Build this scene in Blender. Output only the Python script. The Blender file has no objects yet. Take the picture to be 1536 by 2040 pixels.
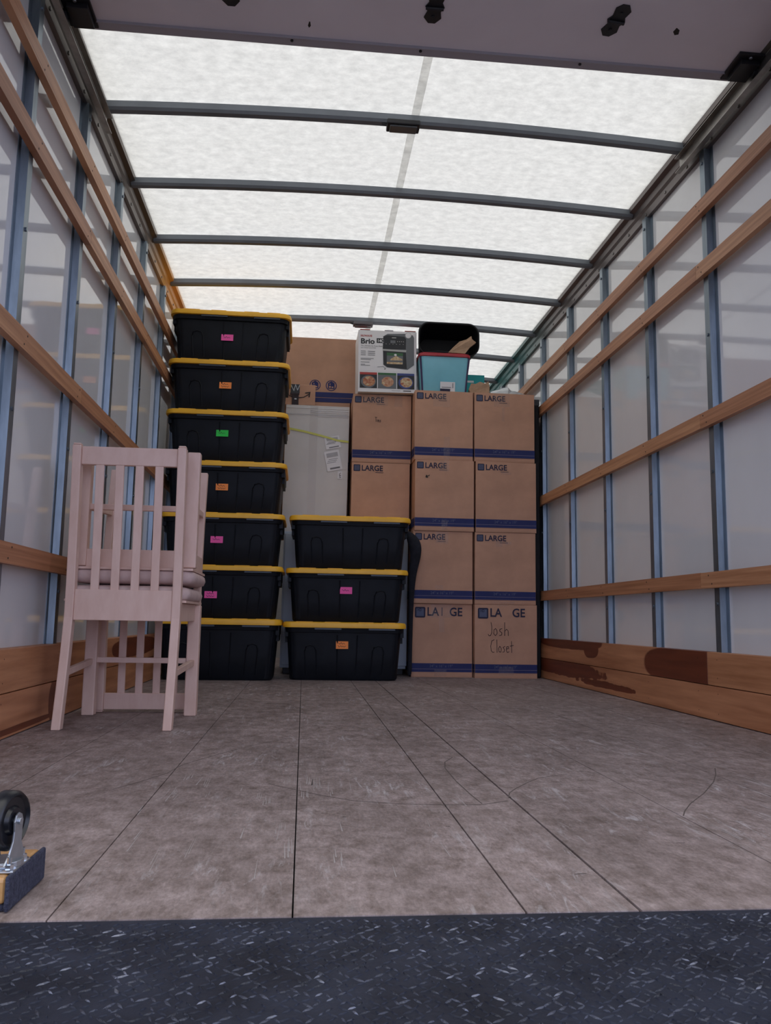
import bpy, bmesh, math, random
from mathutils import Vector, Matrix
random.seed(7)
S = bpy.context.scene
C = S.collection
pi = math.pi
# ------------------------------------------------------------------ camera
YAW, PITCH, ROLL, FPX, HC = .0959, .1297, .0165, 1647.5, .3676
fw = Vector((math.sin(YAW)*math.cos(PITCH), math.cos(YAW)*math.cos(PITCH), math.sin(PITCH)))
rt = Vector((math.cos(YAW), -math.sin(YAW), 0)); up = rt.cross(fw)
r_ = rt*math.cos(ROLL)+up*math.sin(ROLL); u_ = up*math.cos(ROLL)-rt*math.sin(ROLL)
cd = bpy.data.cameras.new('camera'); cam = bpy.data.objects.new('camera', cd); C.objects.link(cam)
M = Matrix((r_, u_, -fw)).transposed().to_4x4(); M.translation = (0, 0, HC)
cam.matrix_world = M
cd.sensor_fit = 'HORIZONTAL'; cd.sensor_width = 36; cd.lens = FPX/1536*36
cd.clip_start = .02; cd.clip_end = 100
S.camera = cam
# ------------------------------------------------------------------ light
SKY_UP, SKY_BACK = 1.95, 2.0
w = bpy.data.worlds.new('sky'); S.world = w; w.use_nodes = True
nt = w.node_tree; nt.nodes.clear()
def N(nt, t, **k):
    n = nt.nodes.new(t)
    for a, b in k.items(): setattr(n, a, b)
    return n
tc = N(nt, 'ShaderNodeTexCoord'); sp = N(nt, 'ShaderNodeSeparateXYZ'); nt.links.new(tc.outputs['Generated'], sp.inputs[0])
cr = N(nt, 'ShaderNodeValToRGB'); e = cr.color_ramp
e.elements[0].position = 0; e.elements[0].color = (.16, .17, .21, 1)
e.elements[1].position = 1; e.elements[1].color = (SKY_UP, SKY_UP*.985, SKY_UP*.93, 1)
for p_, c_ in ((.47, (.22, .23, .28)), (.5, (SKY_BACK*.67, SKY_BACK*.73, SKY_BACK*1.04)), (.62, (SKY_BACK*.74, SKY_BACK*.82, SKY_BACK*1.16)), (.78, (SKY_UP*.6, SKY_UP*.61, SKY_UP*.64))):
    q = e.elements.new(p_); q.color = (*c_, 1)
mm = N(nt, 'ShaderNodeMath', operation='MULTIPLY_ADD'); mm.inputs[1].default_value = .5; mm.inputs[2].default_value = .5
nt.links.new(sp.outputs[2], mm.inputs[0]); nt.links.new(mm.outputs[0], cr.inputs[0])
bg = N(nt, 'ShaderNodeBackground'); nt.links.new(cr.outputs[0], bg.inputs[0])
ow = N(nt, 'ShaderNodeOutputWorld'); nt.links.new(bg.outputs[0], ow.inputs[0])
S.view_settings.view_transform = 'Standard'; S.view_settings.look = 'None'
S.view_settings.gamma = 1; S.view_settings.use_curve_mapping = False
S.view_settings.exposure = 0.0
S.cycles.max_bounces = 10; S.cycles.diffuse_bounces = 6; S.cycles.transmission_bounces = 6
S.cycles.use_denoising = True
try: S.cycles.sample_clamp_indirect = 6
except Exception: pass
# ------------------------------------------------------------------ materials
def srgb(h):
    c = [int(h[i:i+2], 16)/255 for i in (0, 2, 4)]
    return tuple((x/12.92 if x < .04045 else ((x+.055)/1.055)**2.4) for x in c)
MATS = {}
def mat(name, col, rough=.6, metal=0, var=.0, scale=(8, 8, 8), detail=4, bump=0, bscale=60, spec=.5, col2=None, coat=0, lo=.35, hi=.65):
    if name in MATS: return MATS[name]
    m = bpy.data.materials.new(name); m.use_nodes = True; nt = m.node_tree
    b = nt.nodes['Principled BSDF']
    b.inputs['Roughness'].default_value = rough; b.inputs['Metallic'].default_value = metal
    b.inputs['Specular IOR Level'].default_value = spec
    b.inputs['Coat Weight'].default_value = coat
    c = srgb(col) if isinstance(col, str) else col
    b.inputs['Base Color'].default_value = (*c, 1)
    tc = N(nt, 'ShaderNodeTexCoord'); mp = N(nt, 'ShaderNodeMapping'); nt.links.new(tc.outputs['Object'], mp.inputs[0])
    mp.inputs['Scale'].default_value = scale
    m['_'] = 1
    if var or col2:
        no = N(nt, 'ShaderNodeTexNoise'); no.inputs['Scale'].default_value = 1; no.inputs['Detail'].default_value = detail; no.inputs['Roughness'].default_value = .6
        nt.links.new(mp.outputs[0], no.inputs['Vector'])
        rp = N(nt, 'ShaderNodeValToRGB'); rp.color_ramp.elements[0].position = lo; rp.color_ramp.elements[1].position = hi
        c2 = (srgb(col2) if isinstance(col2, str) else col2) if col2 else tuple(x*(1+var) for x in c)
        c1 = c if col2 else tuple(x*(1-var) for x in c)
        rp.color_ramp.elements[0].color = (*c1, 1); rp.color_ramp.elements[1].color = (*c2, 1)
        nt.links.new(no.outputs[0], rp.inputs[0]); nt.links.new(rp.outputs[0], b.inputs['Base Color'])
    if bump:
        n2 = N(nt, 'ShaderNodeTexNoise'); n2.inputs['Scale'].default_value = bscale; n2.inputs['Detail'].default_value = 3
        nt.links.new(tc.outputs['Object'], n2.inputs['Vector'])
        bp = N(nt, 'ShaderNodeBump'); bp.inputs['Strength'].default_value = bump; bp.inputs['Distance'].default_value = .002
        nt.links.new(n2.outputs[0], bp.inputs['Height']); nt.links.new(bp.outputs[0], b.inputs['Normal'])
    MATS[name] = m
    return m

def floor_mat():
    m = bpy.data.materials.new('worn_laminated_floor'); m.use_nodes = True; nt = m.node_tree; L = nt.links.new
    b = nt.nodes['Principled BSDF']; b.inputs['Roughness'].default_value = .55; b.inputs['Specular IOR Level'].default_value = .35
    tc = N(nt, 'ShaderNodeTexCoord')
    def noise(sc, det, rough=.6, dist=0):
        mp = N(nt, 'ShaderNodeMapping'); mp.inputs['Scale'].default_value = sc; L(tc.outputs['Object'], mp.inputs[0])
        n = N(nt, 'ShaderNodeTexNoise'); n.inputs['Scale'].default_value = 1; n.inputs['Detail'].default_value = det; n.inputs['Roughness'].default_value = rough; n.inputs['Distortion'].default_value = dist
        L(mp.outputs[0], n.inputs['Vector']); return n.outputs[0]
    def ramp(x, a, ca, bb, cb):
        r = N(nt, 'ShaderNodeValToRGB'); r.color_ramp.elements[0].position = a; r.color_ramp.elements[1].position = bb
        r.color_ramp.elements[0].color = (*ca, 1); r.color_ramp.elements[1].color = (*cb, 1); L(x, r.inputs[0]); return r.outputs[0]
    def mix(f, a, c, mode='MIX'):
        x = N(nt, 'ShaderNodeMix', data_type='RGBA', blend_type=mode)
        if isinstance(f, float): x.inputs[0].default_value = f
        else: L(f, x.inputs[0])
        L(a, x.inputs[6]); 
        if isinstance(c, tuple): x.inputs[7].default_value = (*c, 1)
        else: L(c, x.inputs[7])
        return x.outputs[2]
    base = ramp(noise((26, 15, 1), 9, .75), .33, (.165, .128, .115), .67, (.41, .345, .345))
    base = mix(1., base, ramp(noise((170, 60, 1), 3, .8), .32, (.78, .78, .78), .68, (1.2, 1.2, 1.2)), 'MULTIPLY')
    big = ramp(noise((4.5, 2.4, 1), 5), .35, (.74, .71, .70), .68, (1.12, 1.1, 1.1))
    c = mix(1., base, big, 'MULTIPLY')
    scuff = ramp(noise((42, 7, 1), 8, .75, .8), .53, (0, 0, 0), .66, (.75, .75, .75))
    patch = ramp(noise((4, 3, 1), 3), .47, (0, 0, 0), .62, (1, 1, 1))
    f = mix(1., scuff, patch, 'MULTIPLY')
    c = mix(f, c, (.56, .54, .57))
    dk = ramp(noise((22, 40, 1), 8, .8), .52, (0, 0, 0), .66, (.8, .8, .8))
    dp = ramp(noise((2.5, 2, 1), 2), .50, (0, 0, 0), .66, (1, 1, 1))
    c = mix(mix(1., dk, dp, 'MULTIPLY'), c, (.13, .10, .09))
    L(c, b.inputs['Base Color'])
    bp = N(nt, 'ShaderNodeBump'); bp.inputs['Strength'].default_value = .25; bp.inputs['Distance'].default_value = .002
    L(noise((60, 8, 1), 5), bp.inputs['Height']); L(bp.outputs[0], b.inputs['Normal'])
    return m

def stain_mat(name, c1, c2, stain, blobs):
    """wood with dark water stains of their own shape; blobs = (y, z, ry, rz) in metres on the board"""
    m = bpy.data.materials.new(name); m.use_nodes = True; nt = m.node_tree; L = nt.links.new
    b = nt.nodes['Principled BSDF']; b.inputs['Roughness'].default_value = .5
    tc = N(nt, 'ShaderNodeTexCoord')
    mp = N(nt, 'ShaderNodeMapping'); mp.inputs['Scale'].default_value = (1, 2.2, 34); L(tc.outputs['Object'], mp.inputs[0])
    n = N(nt, 'ShaderNodeTexNoise'); n.inputs['Scale'].default_value = 1; n.inputs['Detail'].default_value = 6; L(mp.outputs[0], n.inputs['Vector'])
    r = N(nt, 'ShaderNodeValToRGB'); r.color_ramp.elements[0].position = .3; r.color_ramp.elements[1].position = .7
    r.color_ramp.elements[0].color = (*c1, 1); r.color_ramp.elements[1].color = (*c2, 1); L(n.outputs[0], r.inputs[0])
    col = r.outputs[0]
    n2 = N(nt, 'ShaderNodeTexNoise'); n2.inputs['Scale'].default_value = 9; n2.inputs['Detail'].default_value = 3; L(tc.outputs['Object'], n2.inputs['Vector'])
    sep = N(nt, 'ShaderNodeSeparateXYZ'); L(tc.outputs['Object'], sep.inputs[0])
    def math_(op, a, c, cl=False):
        x = N(nt, 'ShaderNodeMath', operation=op, use_clamp=cl)
        for i, v in enumerate((a, c)):
            if isinstance(v, (int, float)): x.inputs[i].default_value = v
            else: L(v, x.inputs[i])
        return x.outputs[0]
    tot = None
    for (y, z, ry, rz, wob) in blobs:
        a = math_('DIVIDE', math_('SUBTRACT', sep.outputs[1], y), ry); c = math_('DIVIDE', math_('SUBTRACT', sep.outputs[2], z), rz)
        d = math_('ADD', math_('POWER', math_('ABSOLUTE', a, 0), 2.5), math_('POWER', math_('ABSOLUTE', c, 0), 2.5))
        d = math_('ADD', d, math_('MULTIPLY', math_('SUBTRACT', n2.outputs[0], .5), wob))
        f = math_('MULTIPLY', math_('SUBTRACT', 1.0, d), 9., True)
        tot = f if tot is None else math_('MAXIMUM', tot, f)
    if tot is not None:
        x = N(nt, 'ShaderNodeMix', data_type='RGBA', blend_type='MULTIPLY'); L(tot, x.inputs[0]); L(col, x.inputs[6]); x.inputs[7].default_value = (*stain, 1)
        col = x.outputs[2]
    L(col, b.inputs['Base Color'])
    return m

def roof_mat(col, k):
    m = bpy.data.materials.new('translucent_roof_sheet'); m.use_nodes = True; nt = m.node_tree; L = nt.links.new
    nt.nodes.clear(); out = N(nt, 'ShaderNodeOutputMaterial')
    tr = N(nt, 'ShaderNodeBsdfTranslucent'); df = N(nt, 'ShaderNodeBsdfPrincipled'); mx = N(nt, 'ShaderNodeMixShader'); mx.inputs[0].default_value = .35
    df.inputs['Roughness'].default_value = .4
    tc = N(nt, 'ShaderNodeTexCoord'); mp = N(nt, 'ShaderNodeMapping'); mp.inputs['Scale'].default_value = (18, 26, 10); L(tc.outputs['Object'], mp.inputs[0])
    n = N(nt, 'ShaderNodeTexNoise'); n.inputs['Scale'].default_value = 1; n.inputs['Detail'].default_value = 6; n.inputs['Roughness'].default_value = .7; L(mp.outputs[0], n.inputs['Vector'])
    r = N(nt, 'ShaderNodeValToRGB'); r.color_ramp.elements[0].position = .32; r.color_ramp.elements[1].position = .66
    r.color_ramp.elements[0].color = tuple(x*.80*k for x in col)+(1,); r.color_ramp.elements[1].color = tuple(x*1.04*k for x in col)+(1,)
    L(n.outputs[0], r.inputs[0]); L(r.outputs[0], tr.inputs[0]); L(r.outputs[0], df.inputs['Base Color'])
    L(tr.outputs[0], mx.inputs[1]); L(df.outputs[0], mx.inputs[2]); L(mx.outputs[0], out.inputs[0])
    return m

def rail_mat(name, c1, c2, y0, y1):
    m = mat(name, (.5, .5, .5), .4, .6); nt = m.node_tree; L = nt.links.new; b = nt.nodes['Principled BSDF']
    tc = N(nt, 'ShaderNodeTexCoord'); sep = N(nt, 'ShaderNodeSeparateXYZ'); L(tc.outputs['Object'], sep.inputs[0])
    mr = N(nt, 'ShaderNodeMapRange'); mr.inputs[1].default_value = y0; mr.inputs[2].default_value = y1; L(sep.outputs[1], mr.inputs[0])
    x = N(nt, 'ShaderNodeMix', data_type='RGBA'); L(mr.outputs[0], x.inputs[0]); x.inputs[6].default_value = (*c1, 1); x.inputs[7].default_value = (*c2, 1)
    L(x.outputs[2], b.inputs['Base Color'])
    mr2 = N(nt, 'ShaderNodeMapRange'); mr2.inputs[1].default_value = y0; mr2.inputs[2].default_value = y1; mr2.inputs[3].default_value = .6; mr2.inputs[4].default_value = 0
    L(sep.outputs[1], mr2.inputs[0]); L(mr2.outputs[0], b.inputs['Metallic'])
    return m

m_floor = floor_mat()
m_under = mat('dark_subfloor', (.012, .011, .014), .8)
m_panel = mat('white_wall_panel', (.74, .75, .76), .05, 0, .03, (2, 2, 2), spec=.85, bump=.03, bscale=5)
m_roof = roof_mat((.83, .82, .765), .98); m_roofseam = roof_mat((.80, .80, .78), 1.19)
m_steel = mat('galvanised_steel', (.21, .255, .295), .36, .8, .15, (30, 30, 6))
m_bow = mat('painted_steel_bow', (.18, .20, .225), .5, .2, .08, (6, 6, 6))
m_trackm = mat('door_track_steel', (.30, .28, .26), .4, .8, .2, (9, 9, 9))
m_door = mat('door_panel_grey', (.80, .75, .80), .55, 0, .05, (1.5, 1.5, 1))
m_dooredge = mat('door_edge_grey', (.40, .38, .42), .5)
m_black = mat('black_metal', (.012, .012, .015), .5)
m_wall_nose = mat('white_nose_wall', (.42, .43, .44), .3)
RAILW = [mat('rub_rail_wood_a', (.38, .165, .075), .5, 0, 0, (5, 1.6, 60), 5, col2=(.60, .305, .155)),
         mat('rub_rail_wood_b', (.33, .135, .06), .5, 0, 0, (5, 1.2, 70), 5, col2=(.52, .24, .12))]
m_hole = mat('screw_hole', (.02, .015, .012), .7)
m_tote = mat('black_tote_plastic', (.006, .008, .012), .5, 0, .2, (12, 12, 12), bump=.1, bscale=220, spec=.22)
m_lid = mat('yellow_lid_plastic', (.88, .47, .025), .42, 0, .06, (6, 6, 6))
m_clip = mat('tote_clip_plastic', (.05, .065, .085), .4)
m_pink = mat('pink_sticker', (.95, .12, .42), .7); m_orange = mat('orange_sticker', (.98, .30, .07), .7); m_green = mat('green_sticker', (.03, .62, .08), .7)
m_ink = mat('marker_ink', (.03, .02, .025), .7)
m_card = mat('brown_cardboard', (.54, .305, .20), .82, 0, .10, (4, 4, 5), 5, bump=.12, bscale=120)
m_card2 = mat('brown_cardboard_dark', (.49, .285, .19), .85, 0, .10, (4, 4, 5), 5)
m_cardedge = mat('cardboard_edge', (.42, .27, .17), .85, 0, .1, (30, 30, 30))
m_blue = mat('blue_print', (.018, .026, .12), .75, 0, .1, (9, 9, 9))
m_logo = mat('grey_blue_print', (.10, .115, .19), .75)
m_navy = mat('navy_print', (.022, .022, .055), .75)
m_palep = mat('pale_print', (.22, .20, .26), .75)
m_tape = bpy.data.materials.new('clear_packing_tape'); m_tape.use_nodes = True
_b = m_tape.node_tree.nodes['Principled BSDF']; _b.inputs['Base Color'].default_value = (.55, .47, .44, 1); _b.inputs['Roughness'].default_value = .12; _b.inputs['Alpha'].default_value = .12
m_wcard = mat('white_cardboard', (.66, .64, .62), .75, 0, .05, (3, 3, 3), bump=.15, bscale=40)
m_white = mat('white_paper', (.80, .79, .80), .6); m_greyp = mat('grey_print', (.18, .18, .19), .7)
m_strap = mat('yellow_strap', (.62, .62, .10), .4)
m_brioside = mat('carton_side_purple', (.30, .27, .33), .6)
m_red = mat('red_print', (.42, .05, .04), .6); m_dgreen = mat('green_print', (.04, .13, .05), .6); m_pblue = mat('blue_band_print', (.05, .07, .24), .6)
m_food = [mat('food_print_a', (.35, .08, .04), .6, col2=(.6, .32, .16), scale=(70, 70, 70), detail=3), mat('food_print_b', (.42, .16, .08), .6, col2=(.62, .40, .26), scale=(60, 60, 60), detail=3), mat('food_print_c', (.46, .26, .12), .6, col2=(.7, .58, .36), scale=(70, 70, 70), detail=3)]
m_oven = mat('oven_print_black', (.016, .017, .02), .5); m_ovg = mat('oven_print_grey', (.14, .15, .16), .5); m_ovs = mat('oven_print_silver', (.45, .45, .43), .5)
m_aqua = mat('aqua_plastic', (.24, .62, .74), .25, 0, .06, (4, 4, 4), spec=.5)
m_redpl = mat('red_plastic_lid', (.42, .025, .04), .35); m_teal = mat('teal_carton', (.0, .36, .38), .5)
m_purple = mat('dark_purple_plastic', (.045, .03, .10), .4)
m_bin = mat('black_bin_plastic', (.006, .006, .008), .6, spec=.3); m_bin2 = mat('bin_band_grey', (.035, .037, .042), .5)
m_cab = mat('pale_blue_white_laminate', (.50, .58, .68), .35, 0, .03, (3, 3, 3)); m_cloth = mat('dark_blanket_cloth', (.012, .013, .02), .95, 0, .3, (25, 25, 25), bump=.4, bscale=160)
m_clothg = mat('grey_blanket_lining', (.07, .075, .09), .95, 0, .2, (25, 25, 25))
m_chair = mat('whitewashed_beech', (.65, .445, .37), .5, 0, 0, (26, 26, 9), 5, col2=(.71, .51, .435))
m_cush = mat('pinkish_grey_upholstery', (.58, .435, .41), .9, 0, .08, (14, 14, 14), bump=.3, bscale=260)
m_deck = mat('dark_diamond_plate', (.008, .010, .020), .55, 0, .0, (9, 9, 9), 5, col2=(.022, .027, .047), bump=.6, bscale=110, spec=.3)
m_deck2 = mat('worn_tread_lozenges', (.014, .017, .028), .42, .2, 0, (26, 26, 26), 5, col2=(.10, .11, .155), lo=.42, hi=.75, bump=.8, bscale=300)
m_deck3 = mat('shiny_tread_lozenges', (.09, .10, .13), .35, .4, 0, (40, 40, 40), 4, col2=(.20, .21, .26))
m_rub = mat('black_caster_rubber', (.008, .009, .013), .3, 0, .2, (20, 20, 20)); m_zinc = mat('zinc_plated_steel', (.45, .48, .52), .32, .85, .1, (30, 30, 30))
m_bolt = mat('chrome_bolt', (.7, .75, .8), .18, .95); m_dwood = mat('honey_dolly_wood', (.48, .25, .085), .4, 0, 0, (8, 60, 30), 4, col2=(.62, .36, .15), coat=.3)
m_carp = mat('dark_blue_carpet', (.020, .022, .045), 1, 0, 0, (160, 160, 160), 3, col2=(.055, .06, .10), bump=1, bscale=500)
m_lens = mat('lamp_lens_off', (.10, .105, .11), .2); m_twall = mat('header_grey', (.12, .12, .13), .5)
m_silver = mat('silver_film', (.5, .52, .53), .25, .5)

# ------------------------------------------------------------------ mesh builder
TXT = {}
def text_geo(s, size=1, bold=0):
    k = (s, bold)
    if k not in TXT:
        cu = bpy.data.curves.new('t', 'FONT'); cu.body = s; cu.size = 1; cu.offset = bold; cu.resolution_u = 3; cu.fill_mode = 'FRONT'
        o = bpy.data.objects.new('t', cu); C.objects.link(o)
        dg = bpy.context.evaluated_depsgraph_get(); me = bpy.data.meshes.new_from_object(o.evaluated_get(dg))
        v = [(p.co.x, p.co.y) for p in me.vertices]; f = [tuple(q.vertices) for q in me.polygons]
        bpy.data.objects.remove(o); bpy.data.curves.remove(cu); bpy.data.meshes.remove(me)
        TXT[k] = (v, f)
    return TXT[k]
class MB:
    def __init__(s): s.v = []; s.f = []; s.m = []; s.mats = []
    def mi(s, m):
        if m not in s.mats: s.mats.append(m)
        return s.mats.index(m)
    def add(s, vs, fs, m):
        o = len(s.v); s.v += [tuple(v) for v in vs]; i = s.mi(m)
        for f in fs: s.f.append(tuple(o+k for k in f)); s.m.append(i)
        return s
    def box(s, x0, x1, y0, y1, z0, z1, m, jit=0, T=None):
        vs = [Vector((x, y, z)) for z in (z0, z1) for y in (y0, y1) for x in (x0, x1)]
        if jit: vs = [v+Vector([random.uniform(-jit, jit) for _ in range(3)]) for v in vs]
        if T: vs = [T@v for v in vs]
        return s.add(vs, [(0, 2, 3, 1), (4, 5, 7, 6), (0, 1, 5, 4), (2, 6, 7, 3), (0, 4, 6, 2), (1, 3, 7, 5)], m)
    def quad(s, a, b, c, d, m): return s.add([a, b, c, d], [(0, 1, 2, 3)], m)
    def rect(s, x0, x1, z0, z1, y, m): return s.quad((x0, y, z0), (x1, y, z0), (x1, y, z1), (x0, y, z1), m)
    def polyxz(s, pts, y, m): return s.add([(p[0], y, p[1]) for p in pts], [tuple(range(len(pts)))], m)
    def disc(s, x, z, rx, rz, y, m, n=20): return s.polyxz([(x+rx*math.cos(2*pi*i/n), z+rz*math.sin(2*pi*i/n)) for i in range(n)], y, m)
    def text(s, t, x, z, size, y, m, width=None, bold=.0, rot=0):
        v, f = text_geo(t, 1, bold); wd = max(p[0] for p in v); k = size; kx = (width/wd) if width else size
        c, sn = math.cos(rot), math.sin(rot)
        P = [(p[0]*kx, p[1]*k) for p in v]
        return s.add([(x+p[0]*c-p[1]*sn, y, z+p[0]*sn+p[1]*c) for p in P], f, m)
    def ribbon(s, pts, wd, y, m):
        for a, b in zip(pts, pts[1:]):
            d = Vector((b[0]-a[0], b[1]-a[1])); 
            if d.length < 1e-6: continue
            n = Vector((-d.y, d.x)).normalized()*wd/2; e = d.normalized()*wd*.3
            s.add([(a[0]-e.x+n.x, y, a[1]-e.y+n.y), (a[0]-e.x-n.x, y, a[1]-e.y-n.y), (b[0]+e.x-n.x, y, b[1]+e.y-n.y), (b[0]+e.x+n.x, y, b[1]+e.y+n.y)], [(0, 1, 2, 3)], m)
        return s
    def loft(s, loops, m, cap0=True, cap1=True):
        n = len(loops[0]); vs = [p for l in loops for p in l]; fs = []
        for k in range(len(loops)-1):
            for i in range(n):
                j = (i+1) % n; fs.append((k*n+i, k*n+j, (k+1)*n+j, (k+1)*n+i))
        if cap0: fs.append(tuple(range(n))[::-1])
        if cap1: fs.append(tuple((len(loops)-1)*n+i for i in range(n)))
        return s.add(vs, fs, m)
    def prism(s, pts, a, b, axis, m):
        """pts 2D, extruded along axis from a to b"""
        def P(p, t): return {'x': (t, p[0], p[1]), 'y': (p[0], t, p[1]), 'z': (p[0], p[1], t)}[axis]
        return s.loft([[P(p, a) for p in pts], [P(p, b) for p in pts]], m)
    def tube(s, path, r, m, n=8):
        loops = []
        path = [Vector(p) for p in path]
        for i, p in enumerate(path):
            d = (path[min(i+1, len(path)-1)]-path[max(i-1, 0)]).normalized()
            a = Vector((0, 0, 1)) if abs(d.z) < .9 else Vector((1, 0, 0))
            u = d.cross(a).normalized(); v = d.cross(u)
            rr = r[i] if isinstance(r, (list, tuple)) else r
            loops.append([p+u*rr*math.cos(2*pi*k/n)+v*rr*math.sin(2*pi*k/n) for k in range(n)])
        return s.loft(loops, m)
    def build(s, name, parent=None, loc=None, rot=None, bevel=0, smooth=False, seg=2, sub=0, ang=35):
        me = bpy.data.meshes.new(name); me.from_pydata(s.v, [], s.f)
        for m in s.mats: me.materials.append(m)
        for p, i in zip(me.polygons, s.m): p.material_index = i
        bm = bmesh.new(); bm.from_mesh(me)
        closed = all(len(e.link_faces) == 2 for e in bm.edges)
        if closed: bmesh.ops.recalc_face_normals(bm, faces=bm.faces)
        bm.to_mesh(me); bm.free()
        if smooth:
            for p in me.polygons: p.use_smooth = True
            me.update()
            try: me.set_sharp_from_angle(angle=math.radians(ang))
            except Exception: pass
        o = bpy.data.objects.new(name, me); C.objects.link(o)
        if parent: o.parent = parent
        if loc: o.location = loc
        if rot: o.rotation_euler = rot
        if bevel:
            b = o.modifiers.new('bevel', 'BEVEL'); b.width = bevel; b.segments = seg; b.limit_method = 'ANGLE'; b.angle_limit = math.radians(40)
        if sub:
            b = o.modifiers.new('sub', 'SUBSURF'); b.levels = sub; b.render_levels = sub
        return o
def struct(o, label=None):
    o['kind'] = 'structure'
    if label: o['label'] = label
    return o
def thing(name, label, cat, loc=(0, 0, 0), rot=(0, 0, 0), group=None):
    o = bpy.data.objects.new(name, None); o.empty_display_size = .1; C.objects.link(o); o.location = loc; o.rotation_euler = rot
    o['label'] = label; o['category'] = cat
    if group: o['group'] = group
    return o
def copy_tree(o, parent=None):
    c = o.copy(); C.objects.link(c)
    if parent: c.parent = parent
    for ch in list(o.children): copy_tree(ch, c)
    return c
def rrect(wx, wy, r, z, n=6, cx=0, cy=0):
    pts = []
    for sx, sy, a0 in ((1, 1, 0), (-1, 1, pi/2), (-1, -1, pi), (1, -1, 1.5*pi)):
        for k in range(n+1):
            a = a0+pi/2*k/n; pts.append((cx+sx*(wx/2-r)+r*math.cos(a), cy+sy*(wy/2-r)+r*math.sin(a), z))
    return pts

# ------------------------------------------------------------------ the truck box
XL, XR, Y0, Y1, ZR = -.867, 1.593, 1.09, 7.92, 2.465
WL, WR = XL-.052, XR+.052
CROWN = .035
def crown(x):
    t = (x-(XL+XR)/2)/((XR-XL)/2); return CROWN*(1-t*t)
# floor: laminated boards with real gaps
b = MB(); b.box(WL, WR, Y0, Y1, -.06, -.012, m_under)
seams = [WL, -.606, -.299, -.003, .294, .445, .739, 1.024, 1.309, WR]
gapw = {.445: .0045, .294: .003}
for i in range(len(seams)-1):
    a, c = seams[i], seams[i+1]
    b.box(a+gapw.get(a, .0022)/2, c-gapw.get(c, .0022)/2, Y0, Y1, -.03, 0, m_floor)
m_scr = mat('floor_scratch', (.12, .095, .09), .7)
def arc(px):  # thin scratches worn into the boards
    for p, q in zip(px, px[1:]):
        d = Vector((q[0]-p[0], q[1]-p[1])); n = Vector((-d.y, d.x)).normalized()*.0013
        b.add([(p[0]-n.x, p[1]-n.y, .0004), (p[0]+n.x, p[1]+n.y, .0004), (q[0]+n.x, q[1]+n.y, .0004), (q[0]-n.x, q[1]-n.y, .0004)], [(0, 1, 2, 3)], m_scr)
def circ(cx, cy, r, a0, a1, n=24, sy=1): arc([(cx+r*math.cos(a0+(a1-a0)*k/n), cy+r*sy*math.sin(a0+(a1-a0)*k/n)) for k in range(n+1)])
arc([(-.394, 1.87), (-.35, 1.96), (-.31, 2.057), (-.29, 2.173), (-.21, 2.35), (-.127, 2.511), (-.03, 2.647)])
arc([(-.068, 1.928), (-.007, 1.862), (.05, 1.80), (.111, 1.75), (.207, 1.717), (.29, 1.708), (.372, 1.709), (.43, 1.741)])
arc([(.44, 1.767), (.455, 1.82), (.48, 1.865), (.52, 1.925), (.563, 1.982), (.61, 2.015), (.654, 2.037)])
arc([(1.073, 2.118), (1.03, 2.03), (.977, 1.937), (.89, 1.81), (.809, 1.707), (.765, 1.64), (.744, 1.601)])
arc([(.414, 2.287), (.38, 2.21), (.365, 2.12), (.362, 1.95), (.367, 1.795), (.372, 1.716)])
rs = random.Random(21)
for k in range(46):   # short dark nicks across the boards
    x, y = rs.uniform(-.8, 1.4), rs.uniform(1.15, 3.2); l = rs.uniform(.006, .022)
    arc([(x, y), (x+l*.5, y+rs.uniform(-.003, .003)), (x+l, y+rs.uniform(-.004, .004))])
m_scuff = mat('pale_scuff', (.40, .365, .37), .6)
for k in range(60):   # pale rubbed streaks along the boards
    x, y = (rs.gauss(-.10, .14), rs.uniform(1.25, 2.0)) if k < 34 else (rs.uniform(.05, 1.2), rs.uniform(1.2, 2.6)); l = rs.uniform(.03, .13); sl = rs.uniform(-.04, .04); w_ = rs.uniform(.0005, .0013)
    for q in range(rs.choice((1, 1, 2, 4))):
        xx = x+q*rs.uniform(.003, .006); yy = y+rs.uniform(-.03, .03)
        b.add([(xx-w_, yy, .0004), (xx+w_, yy, .0004), (xx+sl*l+w_*.3, yy+l, .0004), (xx+sl*l-w_*.3, yy+l, .0004)], [(0, 1, 2, 3)], m_scuff)
o = b.build('floor'); struct(o, 'worn pinkish grey laminated plank floor of the truck box')
# walls, nose
for nm, x0, x1 in (('wall_left', WL-.04, WL), ('wall_right', WR, WR+.04)):
    struct(MB().box(x0, x1, Y0-.02, Y1, -.06, 2.52, m_panel).build(nm), 'glossy white truck side wall panel')
struct(MB().box(WL-.04, WR+.04, Y1, Y1+.05, -.06, 2.52, m_wall_nose).build('wall_front'), 'white front wall behind the cargo')
# roof sheet with crown
def roofsheet(x0, x1, z, m, b):
    n = 16; xs = [x0+(x1-x0)*i/n for i in range(n+1)]
    for a, c in zip(xs, xs[1:]):
        b.quad((a, Y0, z+crown(a)), (a, Y1, z+crown(a)), (c, Y1, z+crown(c)), (c, Y0, z+crown(c)), m)
b = MB(); roofsheet(WL-.03, WR+.03, ZR+.003, m_roof, b)
struct(b.build('ceiling', smooth=True), 'translucent white roof sheet glowing with daylight')
b = MB(); roofsheet(.395, .430, ZR-.001, m_roofseam, b)
struct(b.build('trim_1'), 'overlap strip running along the middle of the roof sheet')
tn = [1]
def trim(b, label, **k):
    tn[0] += 1
    return struct(b.build('trim_%d' % tn[0], **k), label)
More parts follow.
